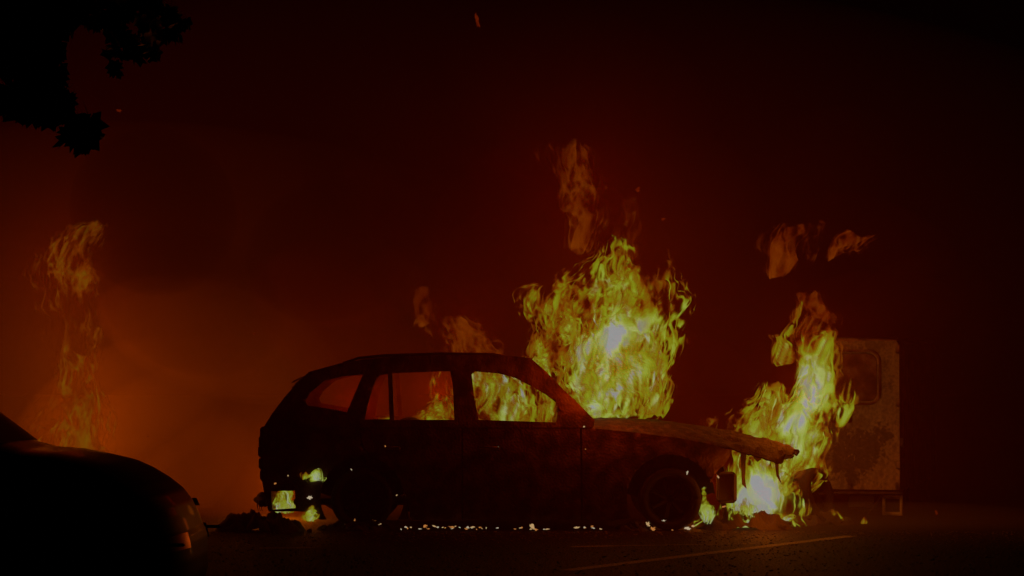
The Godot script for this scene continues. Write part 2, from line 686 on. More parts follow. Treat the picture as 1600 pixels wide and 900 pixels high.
func make_smoke() -> void:
	var brown := lin(0.66, 0.15, 0.045)
	var pale := lin(0.75, 0.66, 0.5)
	smoke("smoke", "wide bank of brown smoke rising behind the burning cars", Vector3(-5.0, 0.4, -6.0), Vector3(36, 20, 9), 0.036, brown)
	smoke("smoke", "low smoke hanging over the ground left of the burning car", Vector3(-4.6, 0.4, -3.8), Vector3(14, 8.0, 5.0), 0.06, pale)
	smoke("smoke", "thin veil of smoke drifting round the burning car", Vector3(-0.2, 0.4, 1.2), Vector3(19, 9.8, 5.8), 0.036, brown)
	smoke("smoke", "smoke crawling over the ground beside the scorched van", at(1380, 824, 0.4), Vector3(4.2, 0.5, 1.6), 0.09, pale)
	smoke("smoke", "smoke inside the cabin of the burning car", Vector3(-0.9, 1.15, 0.0), Vector3(2.6, 1.0, 1.3), 0.25, brown)
	# billows in the bank
	var r := RandomNumberGenerator.new()
	r.seed = 19
	for c in [[330, 560], [560, 470], [250, 690], [760, 300], [1130, 620], [1380, 430]]:
		for k in 4:
			var p := at(c[0] + r.randfn(0.0, 70.0), c[1] + r.randfn(0.0, 55.0), r.randf_range(-4.2, -2.9))
			var size := r.randf_range(0.5, 1.3)
			smoke("smoke_puff", "billow of brown smoke drifting in the bank behind the fires", p, Vector3(size * r.randf_range(1.2, 2.4), size, size), r.randf_range(0.10, 0.26), lin(0.74, 0.5, 0.3) if c[1] > 540 and c[0] < 600 else brown, r.randf_range(-0.9, 0.9))
	# sooty billows in front of the glow
	var sooty := lin(0.10, 0.05, 0.035)
	for c in [[800, 420, 1.7], [740, 350, 1.5], [1120, 430, 1.6], [1130, 540, 1.3], [1040, 300, 1.7], [520, 390, 1.6], [300, 470, 1.5], [240, 330, 1.9], [1440, 520, 1.7], [1300, 280, 1.8], [620, 240, 1.9], [900, 150, 2.2]]:
		smoke("smoke_puff", "dark sooty billow of smoke hanging before the red glow", at(c[0], c[1], r.randf_range(-2.4, -1.6)), Vector3(c[2] * r.randf_range(0.9, 1.6), c[2] * r.randf_range(0.8, 1.2), c[2] * 0.8), r.randf_range(0.3, 0.7), sooty, r.randf_range(-0.8, 0.8))


# ---------------------------------------------------------------- the burning car

func half_width(x: float, y: float) -> float:
	var w := 0.93 - 0.035 * pow(absf(y - 0.72) / 0.5, 2.0) if y < 1.04 else 0.916 - 0.20 * (y - 1.04) / 0.6
	if x < -1.9:
		w -= 0.30 * pow((-1.9 - x) / 0.62, 2.0) * 0.55
	if x > 1.7:
		w -= 0.10 * pow((x - 1.7) / 0.8, 2.0)
	return w


func both_sides(parent: Node, called: String, outline: Array, holes: Array, material: Material, thick := 0.03, proud := 0.0) -> void:
	var z := 0.88
	var hs := []
	for h in holes:
		hs.append(traced(h, z) if h is Array else h)
	var o := traced(outline, z)
	var mesh := panel(o, hs, func(x, y): return half_width(x, y) + proud, thick)
	put(mesh, called, material, parent)
	var far := put(mesh, called, material, parent)
	far.scale = Vector3(1, 1, -1)


func make_suv() -> void:
	var suv := thing("burning_car", "burnt out SUV shell with flames pouring from windscreen and engine bay", "car")
	var z := 0.88
	var w1 := [[477, 626], [484, 614], [506, 595], [535, 588], [566, 585], [542, 644], [480, 633]]
	var w2 := [[570.5, 655], [574, 634], [582, 605], [588, 591], [594, 586], [605, 584], [609, 655]]
	var w3 := [[612, 583], [703, 580], [707, 600], [710, 656], [616, 656]]
	var w4 := [[736.5, 585], [742, 580.5], [779, 583.5], [806, 591], [829, 603], [852, 616], [868, 628], [872.5, 640], [869, 660], [748, 656], [740, 617]]
	both_sides(suv, "window_frame", [[411, 668], [426, 644], [444, 620], [461, 601], [481, 581], [528, 568], [567, 561.5], [613, 557], [691, 554], [780, 554], [829, 559], [853, 580], [880, 608], [905, 632], [929, 656], [927, 668]], [w1, w2, w3, w4], M.charred, 0.05, 0.004)
	both_sides(suv, "inner_panel", [[416, 660], [925, 660], [925, 800], [640, 800], [470, 800], [470, 700], [418, 700]], [disc(Vector2(at(566, 778, z).x, at(566, 778, z).y), 0.43)], M.soot, 0.01, -0.055)
	var front_arch := disc(Vector2(at(1047, 778, z).x, at(1047, 778, z).y), 0.415)
	var rear_hub := at(566, 778, z)
	var rear_arch := disc(Vector2(rear_hub.x, rear_hub.y), 0.40)
	both_sides(suv, "rear_quarter_panel", [[411, 669], [560, 669], [566, 700], [600, 730], [632, 770], [640, 812], [630, 812], [500, 812], [480, 800], [462, 799], [419, 800], [412, 760], [409, 712]], [rear_arch, [[423, 768], [461, 766], [462, 794], [424, 797]]], M.charred)
	both_sides(suv, "rear_door", [[562, 669], [721, 669], [721, 812], [643, 812], [634, 769], [602, 729], [569, 700]], [rear_arch], M.charred)
	both_sides(suv, "front_door", [[724, 669], [906, 669], [908, 812], [724, 812]], [], M.charred)
	both_sides(suv, "front_fender", [[909, 669], [927, 669], [1000, 677], [1060, 684], [1110, 694], [1142, 704], [1138, 716], [1130, 727], [1116, 740], [1096, 790], [1060, 800], [965, 812], [911, 812]], [front_arch], M.charred)
	# roof: from the spoiler to the head of the windscreen
	var roof_line := [[459, 597], [481, 581], [528, 567.5], [567, 560.5], [613, 556], [691, 552.8], [780, 553], [832, 559]]
	put(across(roof_line, 0.045, 0.03, 0.0), "roof", M.charred, suv)
	put(across([[456, 594], [470, 588], [484, 584]], 0.03, 0.05, 0.05), "spoiler", M.charred, suv)
	for s in [1.0, -1.0]:
		var rail := []
		for p in [[535, 569], [560, 561], [600, 557], [690, 554], [770, 555], [805, 561]]:
			var q := at(p[0], p[1], 0.72)
			rail.append(Vector3(q.x, q.y + 0.01, 0.66 * s))
		put(tube(rail, [0.012, 0.014, 0.014, 0.014, 0.014, 0.012]), "roof_rail", M.steel, suv)
	# tailgate below the open rear window
	put(across([[427, 645], [413, 668], [408, 700], [409, 735], [412, 760], [420, 797]], 0.0, 0.03, 0.0), "tailgate", M.charred, suv)
	for s in [1.0, -1.0]:
		var tl := new_tool()
		var a := at(411, 668, 0.72)
		for k in 5:
			var p := at([410, 408, 407, 408, 410][k], [676, 690, 705, 724, 742][k], 0.72)
			add_box(tl, Vector3(p.x + 0.03, p.y, 0.70 * s), Vector3(0.10, 0.115, 0.16), 0.02)
		put(done(tl), "tail_light", M.soot, suv)
	# what is left of the rear bumper: a torn lump and the beam behind
	var bump := new_tool()
	for k in 7:
		var p := at(404 + rng.randf() * 10, 770 + rng.randf() * 16, 0.7)
		add_box(bump, Vector3(p.x, p.y, 0.6 - rng.randf() * 0.25), Vector3(0.04 + rng.randf() * 0.06, 0.03 + rng.randf() * 0.07, 0.2), 0.015, Basis(Vector3(rng.randf(), rng.randf(), 1).normalized(), rng.randf()))
	for k in 3:
		var p := at(403 + k * 3, 782, 0.7)
		add_tube(bump, [p, p + Vector3(-0.005, -0.05, 0.0), p + Vector3(0.006, -0.10, 0.01)], [0.006, 0.005, 0.003], 5)
	put(done(bump), "torn_bumper", M.soot, suv)
	var beam := at(430, 783, 0.0)
	put(box(Vector3(0.10, 0.06, 1.3), 0.02), "bumper_beam", M.steel, suv, Vector3(beam.x + 0.2, beam.y + 0.16, 0.0))
	# hood, buckled by the heat
	put(make_hood(), "hood", M.ash, suv)
	# floor, sills, firewall
	var floor_left := at(470, 800, 0.0).x
	var floor_right := at(925, 800, 0.0).x
	put(box(Vector3(floor_right - floor_left, 0.06, 1.6), 0.01), "floor_pan", M.soot, suv, Vector3((floor_left + floor_right) / 2.0, 0.27, 0))
	put(box(Vector3(0.05, 0.62, 1.62), 0.01), "firewall", M.soot, suv, Vector3(floor_right + 0.03, 0.62, 0))
	for s in [1.0, -1.0]:
		var a := at(640, 806, 0.88)
		var b := at(965, 806, 0.88)
		put(box(Vector3(b.x - a.x, 0.09, 0.12), 0.025), "sill", M.soot, suv, Vector3((a.x + b.x) / 2.0, 0.145, 0.82 * s))
	# wheels: the rims stand in what is left of the tyres
	for wx in [at(1047, 778, z).x, rear_hub.x]:
		for s in [1.0, -1.0]:
			var wheel := Node3D.new()
			wheel.name = "wheel"
			suv.add_child(wheel, true)
			wheel.position = Vector3(wx, 0.30, 0.80 * s)
			wheel.scale = Vector3(1, 1, s)
			make_wheel(wheel, 0.30)
	# arch liners
	for wx in [at(1047, 778, z).x, rear_hub.x]:
		for s in [1.0, -1.0]:
			var liner := new_tool()
			for k in 14:
				var a := PI * (0.02 + 0.96 * k / 14.0)
				var b := PI * (0.02 + 0.96 * (k + 1) / 14.0)
				var r := 0.43
				quad(liner, Vector3(cos(a) * r, sin(a) * r, 0.0), Vector3(cos(b) * r, sin(b) * r, 0.0), Vector3(cos(b) * r, sin(b) * r, -0.30 * s), Vector3(cos(a) * r, sin(a) * r, -0.30 * s))
				quad(liner, Vector3(cos(a) * r, sin(a) * r, -0.30 * s), Vector3(cos(b) * r, sin(b) * r, -0.30 * s), Vector3(cos(b) * 0.06, sin(b) * 0.06 - 0.1, -0.30 * s), Vector3(cos(a) * 0.06, sin(a) * 0.06 - 0.1, -0.30 * s))
			put(done(liner, false), "arch_liner", M.charred if wx > 0.0 else M.soot, suv, Vector3(wx, 0.32, 0.888 * s))
	# engine, radiator frame and what hangs from them
	var eng := new_tool()
	var e0 := at(1085, 740, 0.0)
	add_box(eng, Vector3(e0.x - 0.45, 0.58, 0.0), Vector3(0.62, 0.36, 0.55), 0.05)
	add_box(eng, Vector3(e0.x - 0.42, 0.80, 0.05), Vector3(0.55, 0.10, 0.34), 0.04)
	add_box(eng, Vector3(e0.x - 0.40, 0.38, -0.1), Vector3(0.4, 0.2, 0.4), 0.05)
	put(done(eng), "engine_block", M.soot, suv)
	var cab := at(1136, 762, 0.72)
	var bx := new_tool()
	add_box(bx, Vector3(cab.x, cab.y, 0.66), Vector3(0.19, 0.30, 0.16), 0.03)
	add_box(bx, Vector3(cab.x - 0.06, cab.y + 0.17, 0.64), Vector3(0.10, 0.09, 0.14), 0.02, Basis(Vector3(0, 0, 1), 0.4))
	add_box(bx, Vector3(cab.x - 0.02, cab.y - 0.20, 0.6), Vector3(0.05, 0.25, 0.06), 0.015, Basis(Vector3(0, 0, 1), 0.15))
	put(done(bx), "headlight_bracket", M.soot, suv)
	var hang := [
		[[1157, 700], [1168, 703], [1165, 722], [1164, 745], [1167, 764], [1160, 757], [1158, 735]],
		[[1176, 706], [1191, 709], [1190, 718], [1184, 722], [1178, 716]],
		[[1211, 716], [1217, 717], [1217, 742], [1221, 757], [1213, 744]],
	]
	for h in hang:
		var poly := traced(h, 0.68)
		put(panel(poly, [], func(x, y): return 0.68 + 0.03 * sin(y * 19.0 + x * 7.0), 0.018, 0.03), "hanging_strip", M.soot, suv)
	# seats, dashboard and steering wheel inside
	for sx in [-0.30, -1.28]:
		for sz in [0.37, -0.37]:
			var seat := Node3D.new()
			seat.name = "seat"
			suv.add_child(seat, true)
			seat.position = Vector3(sx, 0.30, sz)
			put(box(Vector3(0.5, 0.16, 0.48), 0.05), "cushion", M.soot, seat, Vector3(0.1, 0.22, 0))
			var back := new_tool()
			add_box(back, Vector3(-0.17, 0.46, 0), Vector3(0.10, 0.56, 0.46), 0.04, Basis(Vector3(0, 0, 1), 0.22))
			put(done(back), "backrest", M.ash, seat)
	var dash := at(880, 665, 0.0)
	put(box(Vector3(0.35, 0.25, 1.4), 0.05), "dashboard", M.soot, suv, Vector3(dash.x, 0.88, 0.0))
	var hat := SphereMesh.new()
	hat.radius = 0.12
	hat.height = 0.13
	hat.radial_segments = 24
	hat.rings = 10
	put(hat, "headrest", M.ash, suv, Vector3(at(640, 662, 0.4).x, at(640, 662, 0.4).y, 0.37))
	var ring := []
	var rr := []
	for k in 25:
		var a := TAU * k / 24.0
		ring.append(Vector3(0.06 * sin(a), 0.17 * sin(a), 0.18 * cos(a)))
		rr.append(0.011)
	put(tube(ring, rr, 6), "steering_wheel", M.soot, suv, Vector3(dash.x - 0.28, 1.0, -0.37))
	for dx in [[590, 700], [745, 700]]:
		for s in [1.0, -1.0]:
			var p := at(dx[0] + 20, dx[1], 0.9)
			put(box(Vector3(0.20, 0.03, 0.03), 0.012), "door_handle", M.steel, suv, Vector3(p.x, p.y, (half_width(p.x, p.y) + 0.022) * s))


# a skin that spans the car from side to side along a profile traced on the side view
func across(profile: Array, crown: float, thick: float, over: float) -> ArrayMesh:
	var st := new_tool()
	var line := []
	for p in profile:
		line.append(at(p[0], p[1], 0.7))
	var fine := []
	for i in line.size() - 1:
		for k in 4:
			fine.append(line[i].lerp(line[i + 1], k / 4.0))
	fine.append(line[-1])
	var n := 16
	for layer in 2:
		for i in fine.size() - 1:
			for k in n:
				var c := []
				for e in [[i, k], [i, k + 1], [i + 1, k + 1], [i + 1, k]]:
					var p: Vector3 = fine[e[0]]
					var u: float = 2.0 * e[1] / n - 1.0
					var w := half_width(p.x, p.y) - 0.03 + over
					var inward := -thick * layer
					c.append(Vector3(p.x + (0.03 * layer if crown == 0.0 else 0.0), p.y - crown * u * u * u * u + (inward if crown > 0.0 else 0.0) + 0.006 * lump.get_noise_3d(p.x * 2.0, u * 2.0, 4.0), w * u))
				if layer == 0:
					quad(st, c[0], c[1], c[2], c[3])
				else:
					quad(st, c[0], c[3], c[2], c[1])
	return done(st, true)


func make_hood() -> ArrayMesh:
	var st := new_tool()
	var top := [[922, 655], [950, 653], [981, 654.5], [1015, 656], [1051, 660], [1086, 665], [1122, 671.5], [1155, 677.5], [1183, 684], [1210, 691], [1233, 698], [1247, 706]]
	var low := [[922, 671], [950, 671], [981, 675], [1015, 679], [1051, 684], [1086, 690], [1122, 697], [1155, 703], [1183, 710], [1210, 718], [1226, 722], [1240, 718]]
	var n := 40
	var cols := 6
	var grid := []
	for i in (top.size() - 1) * cols + 1:
		var s := mini(i / cols, top.size() - 2)
		var t := float(i - s * cols) / cols
		var a := at(lerpf(top[s][0], top[s + 1][0], t), lerpf(top[s][1], top[s + 1][1], t), 0.2)
		var b := at(lerpf(low[s][0], low[s + 1][0], t), lerpf(low[s][1], low[s + 1][1], t), 0.86)
		var along := float(i) / ((top.size() - 1) * cols)
		var row := []
		for k in n + 1:
			var u := 2.0 * k / n - 1.0
			var w := 0.86 - 0.12 * along * along
			var y := lerpf(a.y, b.y, pow(absf(u), 2.6))
			var x := lerpf(a.x, b.x, u * u) - 0.10 * along * along * u * u
			var rough := 0.012 + 0.05 * along * along * along
			y += rough * lump.get_noise_3d(x * 1.2, u * 3.5, 1.0) + 0.012 * along * sin(u * 37.0 + 4.0 * lump.get_noise_2d(x, u))
			x += 0.10 * pow(along, 6.0) * lump.get_noise_3d(0.0, u * 5.0, 9.0)
			row.append(Vector3(x, y, w * u))
		grid.append(row)
	for layer in 2:
		var d := Vector3(0, -0.014 * layer, 0)
		for i in grid.size() - 1:
			for k in n:
				if layer == 0:
					quad(st, grid[i][k] + d, grid[i][k + 1] + d, grid[i + 1][k + 1] + d, grid[i + 1][k] + d)
				else:
					quad(st, grid[i][k] + d, grid[i + 1][k] + d, grid[i + 1][k + 1] + d, grid[i][k + 1] + d)
	var e := grid.size() - 1
	var dd := Vector3(0, -0.014, 0)
	for k in n:
		quad(st, grid[e][k], grid[e][k + 1], grid[e][k + 1] + dd, grid[e][k] + dd)
	return done(st, true)


func make_wheel(wheel: Node3D, r: float, burnt := true) -> void:
	var ty := new_tool()
	add_lathe(ty, [Vector2(r * 0.72, -0.12), Vector2(r * 0.93, -0.12), Vector2(r, -0.08), Vector2(r, 0.08), Vector2(r * 0.95, 0.115), Vector2(r * 0.74, 0.12), Vector2(r * 0.72, 0.08), Vector2(r * 0.72, -0.12)])
	put(done(ty), "tyre", M.rubber, wheel)
	var rim := new_tool()
	add_lathe(rim, [Vector2(0.0, 0.05), Vector2(0.05, 0.055), Vector2(0.07, 0.03), Vector2(r * 0.64, 0.02), Vector2(r * 0.70, 0.09), Vector2(r * 0.72, 0.09), Vector2(r * 0.72, -0.1)])
	for k in 7:
		var a := TAU * k / 7.0
		add_box(rim, Vector3(cos(a), sin(a), 0.0) * r * 0.38 + Vector3(0, 0, 0.05), Vector3(r * 0.56, 0.05, 0.04), 0.012, Basis(Vector3(0, 0, 1), a))
	put(done(rim), "rim", M.rubber if burnt else M.chrome, wheel)


# ---------------------------------------------------------------- the scorched van behind

func make_van() -> void:
	var corner := at(1411, 806, -1.25)
	corner.y = 0.0
	var van := thing("van", "scorched pale panel van standing rear on behind the burning car", "van", corner)
	van.rotation.y = -0.25
	# its own axes: x to the left along the rear is negative, the side runs back along -z
	var w := 1.12
	var h := 1.88
	var deep := 4.2
	var body := new_tool()
	add_box(body, Vector3(-w / 2.0, 0.24 + (h - 0.24) / 2.0, -deep / 2.0 - 0.03), Vector3(w, h - 0.24, deep), 0.06)
	put(done(body), "body", M.van_paint, van)
	for s in 1:
		var x0 := -0.03
		var door := Node3D.new()
		door.name = "rear_door"
		van.add_child(door, true)
		door.position = Vector3(x0, 0, 0)
		var outline := PackedVector2Array([Vector2(-1.06, 0.29), Vector2(-0.0, 0.29), Vector2(0.0, 1.80), Vector2(-0.03, 1.84), Vector2(-1.06, 1.84)])
		var win := rounded(Vector2(-0.50, 1.46), Vector2(0.27, 0.25), 0.09)
		put(panel(outline, [win], func(_x, _y): return 0.012, 0.035, 0.1, Rect2(-1.06, 0.29, 1.06, 1.55)), "skin", M.van_door, door)
		put(panel(rounded(Vector2(-0.50, 1.46), Vector2(0.262, 0.242), 0.085), [], func(_x, _y): return -0.004, 0.01, 0.1), "window", M.charred, door)
		put(frame(rounded(Vector2(-0.50, 1.46), Vector2(0.31, 0.29), 0.12), rounded(Vector2(-0.50, 1.46), Vector2(0.285, 0.265), 0.10), 0.020, 0.010), "window_seal", M.charred, door)
		put(box(Vector3(0.21, 0.09, 0.03), 0.012), "handle", M.soot, door, Vector3(-0.60 + 0.03 * s, 1.03, 0.02))
		for y in [0.55, 1.2, 1.75]:
			put(box(Vector3(0.05, 0.09, 0.03), 0.008), "hinge", M.steel, door, Vector3(-0.012, y, 0.022))
	var bar := new_tool()
	add_box(bar, Vector3(-w / 2.0, 0.255, 0.03), Vector3(w + 0.02, 0.035, 0.14), 0.012)
	put(done(bar), "bumper", M.ash, van)
	put(frame(PackedVector2Array([Vector2(-0.21, 0.025), Vector2(0.0, 0.025), Vector2(0.0, 0.235), Vector2(-0.21, 0.235)]), PackedVector2Array([Vector2(-0.18, 0.06), Vector2(-0.03, 0.06), Vector2(-0.03, 0.2), Vector2(-0.18, 0.2)]), 0.04, 0.05), "lamp_frame", M.van_paint, van)
	put(box(Vector3(0.16, 0.15, 0.02), 0.005), "lamp_housing", M.soot, van, Vector3(-0.105, 0.13, -0.03))
	put(box(Vector3(0.3, 0.16, 0.14), 0.03), "spare_wheel_carrier", M.soot, van, Vector3(-0.42, 0.16, -0.05))
	put(box(Vector3(0.05, 0.10, 0.04), 0.012), "door_latch", M.soot, van, Vector3(0.0, 0.78, 0.035))
	put(tube([Vector3(-0.20, 0.24, 0.05), Vector3(-0.28, 0.14, 0.07), Vector3(-0.36, 0.03, 0.1)], [0.008, 0.007, 0.006], 6), "loose_cable", M.soot, van)
	put(box(Vector3(0.03, 0.62, 0.05), 0.012), "side_moulding", M.steel, van, Vector3(0.012, 0.95, -1.0))
	for x in [-0.14, -w + 0.14]:
		for zz in [-0.7, -3.4]:
			var wheel := Node3D.new()
			wheel.name = "wheel"
			van.add_child(wheel, true)
			wheel.position = Vector3(x, 0.31, zz)
			wheel.rotation.y = PI / 2.0
			make_wheel(wheel, 0.31)


func rounded(c: Vector2, half: Vector2, r: float) -> PackedVector2Array:
	var out := PackedVector2Array()
	for q in 4:
		var sx: float = [1, -1, -1, 1][q]
		var sy: float = [1, 1, -1, -1][q]
		for k in 6:
			var a := PI / 2.0 * (q + k / 5.0)
			out.append(c + Vector2(sx * (half.x - r), sy * (half.y - r)) + Vector2(cos(a), sin(a)) * r)
	return out


func frame(outer: PackedVector2Array, inner: PackedVector2Array, z: float, thick: float) -> ArrayMesh:
	return panel(outer, [inner], func(_x, _y): return z, thick, 0.2)


# ---------------------------------------------------------------- the dark car in front

func make_sedan() -> void:
	var z := 9.75
	var car := thing("parked_car", "unburnt dark saloon in silhouette with its boot towards the fire", "car")
	var ppm := per_metre(z)
	var mid := 10.0
	# side profile from the boot forwards (towards -x)
	var side := [[-700, 890], [-690, 800], [-640, 760], [-420, 735], [-330, 722], [-200, 650], [-110, 624], [-40, 640], [8, 673], [40, 688], [72, 697], [120, 701], [160, 709], [200, 719], [232, 731], [262, 747], [285, 764], [300, 782], [310, 802], [316, 818], [321, 826], [324, 836], [326, 860], [325, 885], [318, 925], [300, 930]]
	var outline := []
	for p in side:
		var q := at(p[0], p[1], z)
		outline.append(Vector2(q.x, q.y))
	var st := new_tool()
	var n := 20
	var dense := []
	for i in outline.size() - 1:
		for k in 5:
			dense.append(outline[i].lerp(outline[i + 1], k / 5.0))
	dense.append(outline[-1])
	var widest := 0.86
	var skin := func(p: Vector2, u: float) -> Vector3:
		var w := widest - (0.22 * clampf((p.y - 0.95) / 0.4, 0.0, 1.0))
		var tip: float = clampf((p.x + 2.35) / 0.5, 0.0, 1.0)
		var x := p.x - 0.18 * tip * pow(absf(u), 3.0)
		return Vector3(x, p.y - 0.03 * pow(absf(u), 4.0), mid + w * u)
	for i in dense.size() - 1:
		for k in n:
			var u := 2.0 * k / n - 1.0
			var v := 2.0 * (k + 1) / n - 1.0
			quad(st, skin.call(dense[i], u), skin.call(dense[i], v), skin.call(dense[i + 1], v), skin.call(dense[i + 1], u))
	var poly := PackedVector2Array(dense)
	poly.append(Vector2(dense[0].x, 0.22))
	poly[poly.size() - 2].y = 0.22
	var tri := Geometry2D.triangulate_polygon(poly)
	for s in [1.0, -1.0]:
		for t in tri:
			st.add_vertex(skin.call(poly[t], s))
	put(done(st, true), "body", M.dark_paint, car)
	# tail lamp, bumper reflector and seams
	for s in [1.0, -1.0]:
		for patch in [["tail_lamp", [[304, 781], [307, 787], [310, 793]], 0.6], ["tail_lamp", [[318.5, 820], [321, 828], [323, 836], [324.3, 843]], 0.5]]:
			var lamp := new_tool()
			var rows: Array = patch[1]
			for i in rows.size() - 1:
				for k in 10:
					var c := []
					for e in [[i, k], [i, k + 1], [i + 1, k + 1], [i + 1, k]]:
						var a := at(rows[e[0]][0], rows[e[0]][1], z)
						c.append(skin.call(Vector2(a.x, a.y), lerpf(patch[2], 1.0, e[1] / 10.0) * s) + Vector3(0.012, 0.002, 0.004 * s))
					quad(lamp, c[0], c[1], c[2], c[3])
			put(done(lamp, true), patch[0], M.lamp_lens, car)
		var b := at(322, 884, z)
		put(box(Vector3(0.05, 0.035, 0.16), 0.01), "reflector", M.lamp_lens, car, skin.call(Vector2(b.x - 0.005, b.y), 0.84 * s))
		var bl := at(300, 832, z)
		put(box(Vector3(0.30, 0.018, 0.03), 0.006), "bumper_trim", M.trim, car, Vector3(bl.x - 0.05, bl.y, mid + 0.86 * s))
	var glass := new_tool()
	for k in 8:
		var u := 2.0 * k / 8.0 - 1.0
		var v := 2.0 * (k + 1) / 8.0 - 1.0
		var a := at(-25, 636, z)
		var b := at(38, 687, z)
		var up := Vector3(0.002, 0.003, 0.0)
		var c := Vector2(a.x, a.y)
		var d := Vector2(b.x, b.y)
		quad(glass, skin.call(c, u * 0.9) + up, skin.call(c, v * 0.9) + up, skin.call(d, v * 0.9) + up, skin.call(d, u * 0.9) + up)
	put(done(glass, true), "rear_window", M.trim, car)
	for wx in [at(120, 900, z).x, at(-480, 900, z).x]:
		for s in [1.0, -1.0]:
			var wheel := Node3D.new()
			wheel.name = "wheel"
			car.add_child(wheel, true)
			wheel.position = Vector3(wx, 0.31, mid + 0.77 * s)
			wheel.scale = Vector3(1, 1, s)
			make_wheel(wheel, 0.31, false)


# ---------------------------------------------------------------- the tree

func make_leaf(lobes: int) -> ArrayMesh:
	# a lobed, slightly folded leaf about one unit long
	var rim := []
	var tips := 5 if lobes == 0 else 7
	for k in tips * 2 + 1:
		var a := lerpf(-2.5, 2.5, k / float(tips * 2))
		var mid := 1.0 - 0.45 * absf(a) / 2.5
		var r := mid * (0.58 if k % 2 == 1 else 0.36)
		rim.append(Vector3(sin(a) * r, 0.40 - 1.0 + 0.6 + cos(a) * r * -1.0, 0.05 * sin(a * 3.0) + 0.10 * r))
	var st := new_tool()
	var c := Vector3(0, 0.05, 0)
	for k in rim.size() - 1:
		for p in [c, rim[k], rim[k + 1]]:
			st.add_vertex(p)
	for p in [c + Vector3(-0.012, 0, 0), c + Vector3(0.012, 0, 0), Vector3(0.0, 0.62, 0.04)]:
		st.add_vertex(p)
	return done(st)


func make_tree() -> void:
	var kinds := [make_leaf(0), make_leaf(1)]
	var spec := [
		{"label": "dark leafy branch of a tree overhanging from beyond the parked saloon", "z": 12.0, "trunk": Vector3(-5.2, 0, 12.4), "size": 0.17,
		"limbs": [[[-90, -40], [0, 20], [60, 80], [95, 150], [118, 200]], [[-80, 60], [-10, 100], [30, 150], [20, 165]], [[-60, -60], [40, -20], [90, 10], [110, 40]], [[0, 20], [40, 30], [60, 100], [60, 160]], [[-120, 0], [-50, 40], [10, 70], [40, 120]]],
		"clumps": [[30, 40, 75, 65, 110], [60, 110, 42, 45, 60], [75, 165, 34, 26, 36], [125, 205, 24, 24, 22], [20, 155, 24, 16, 14], [90, 10, 50, 28, 34]]},
		{"label": "smaller far tree whose thin leafy twigs hang in the smoke glow", "z": 4.0, "trunk": Vector3(-9.5, 0, 3.4), "size": 0.17,
		"limbs": [[[-60, -80], [60, -40], [160, 0], [240, 20], [290, 40]], [[60, -40], [150, 20], [175, 60], [180, 100]], [[120, -20], [220, 30], [250, 60], [245, 90]], [[40, -30], [110, 10], [140, 30]]],
		"clumps": [[160, 15, 45, 25, 50], [180, 60, 16, 30, 20], [181, 108, 7, 8, 4], [225, 70, 28, 22, 34], [260, 35, 36, 24, 42], [225, 10, 40, 20, 34]]},
	]
	for s in spec:
		var t := thing("tree", s.label, "tree", s.trunk, "trees overhanging the road")
		var base: Vector3 = s.trunk
		var first := at(s.limbs[0][0][0], s.limbs[0][0][1], s.z)
		put(tube([Vector3.ZERO, Vector3(0.04, 1.2, 0.02), Vector3(0.0, 2.6, 0), Vector3(0.1, first.y - 0.1, 0.0), Vector3(0.2, first.y + 1.6, 0.1)], [0.2, 0.16, 0.14, 0.11, 0.05], 10), "trunk", M.bark, t)
		var fork := base + Vector3(0.1, first.y - 0.3, 0.0)
		for limb in s.limbs:
			var pts := [fork - base]
			var rad := [0.05]
			for i in limb.size():
				var zz: float = s.z + 0.2 * sin(i * 1.7 + limb.size() * 2.0 + limb[0][0])
				pts.append(at(limb[i][0], limb[i][1], zz) - base)
				rad.append(lerpf(0.03, 0.005, i / float(limb.size() - 1)))
			put(tube(pts, rad, 6), "branch", M.bark, t)
		for c in s.clumps:
			for k in int(c[4]):
				var a := rng.randf() * TAU
				var r := sqrt(rng.randf())
				var p := at(c[0] + cos(a) * r * c[2], c[1] + sin(a) * r * c[3], s.z + rng.randfn(0.0, 0.2)) - base
				var o := put(kinds[rng.randi() % 2], "leaf", M.leaf, t, p)
				o.rotation = Vector3(rng.randfn(0.0, 0.5), rng.randfn(0.0, 0.7), rng.randfn(0.0, 0.6))
				o.scale = Vector3.ONE * float(s.size) * rng.randf_range(0.75, 1.3)


# ---------------------------------------------------------------- heaps of ash and debris on the ground

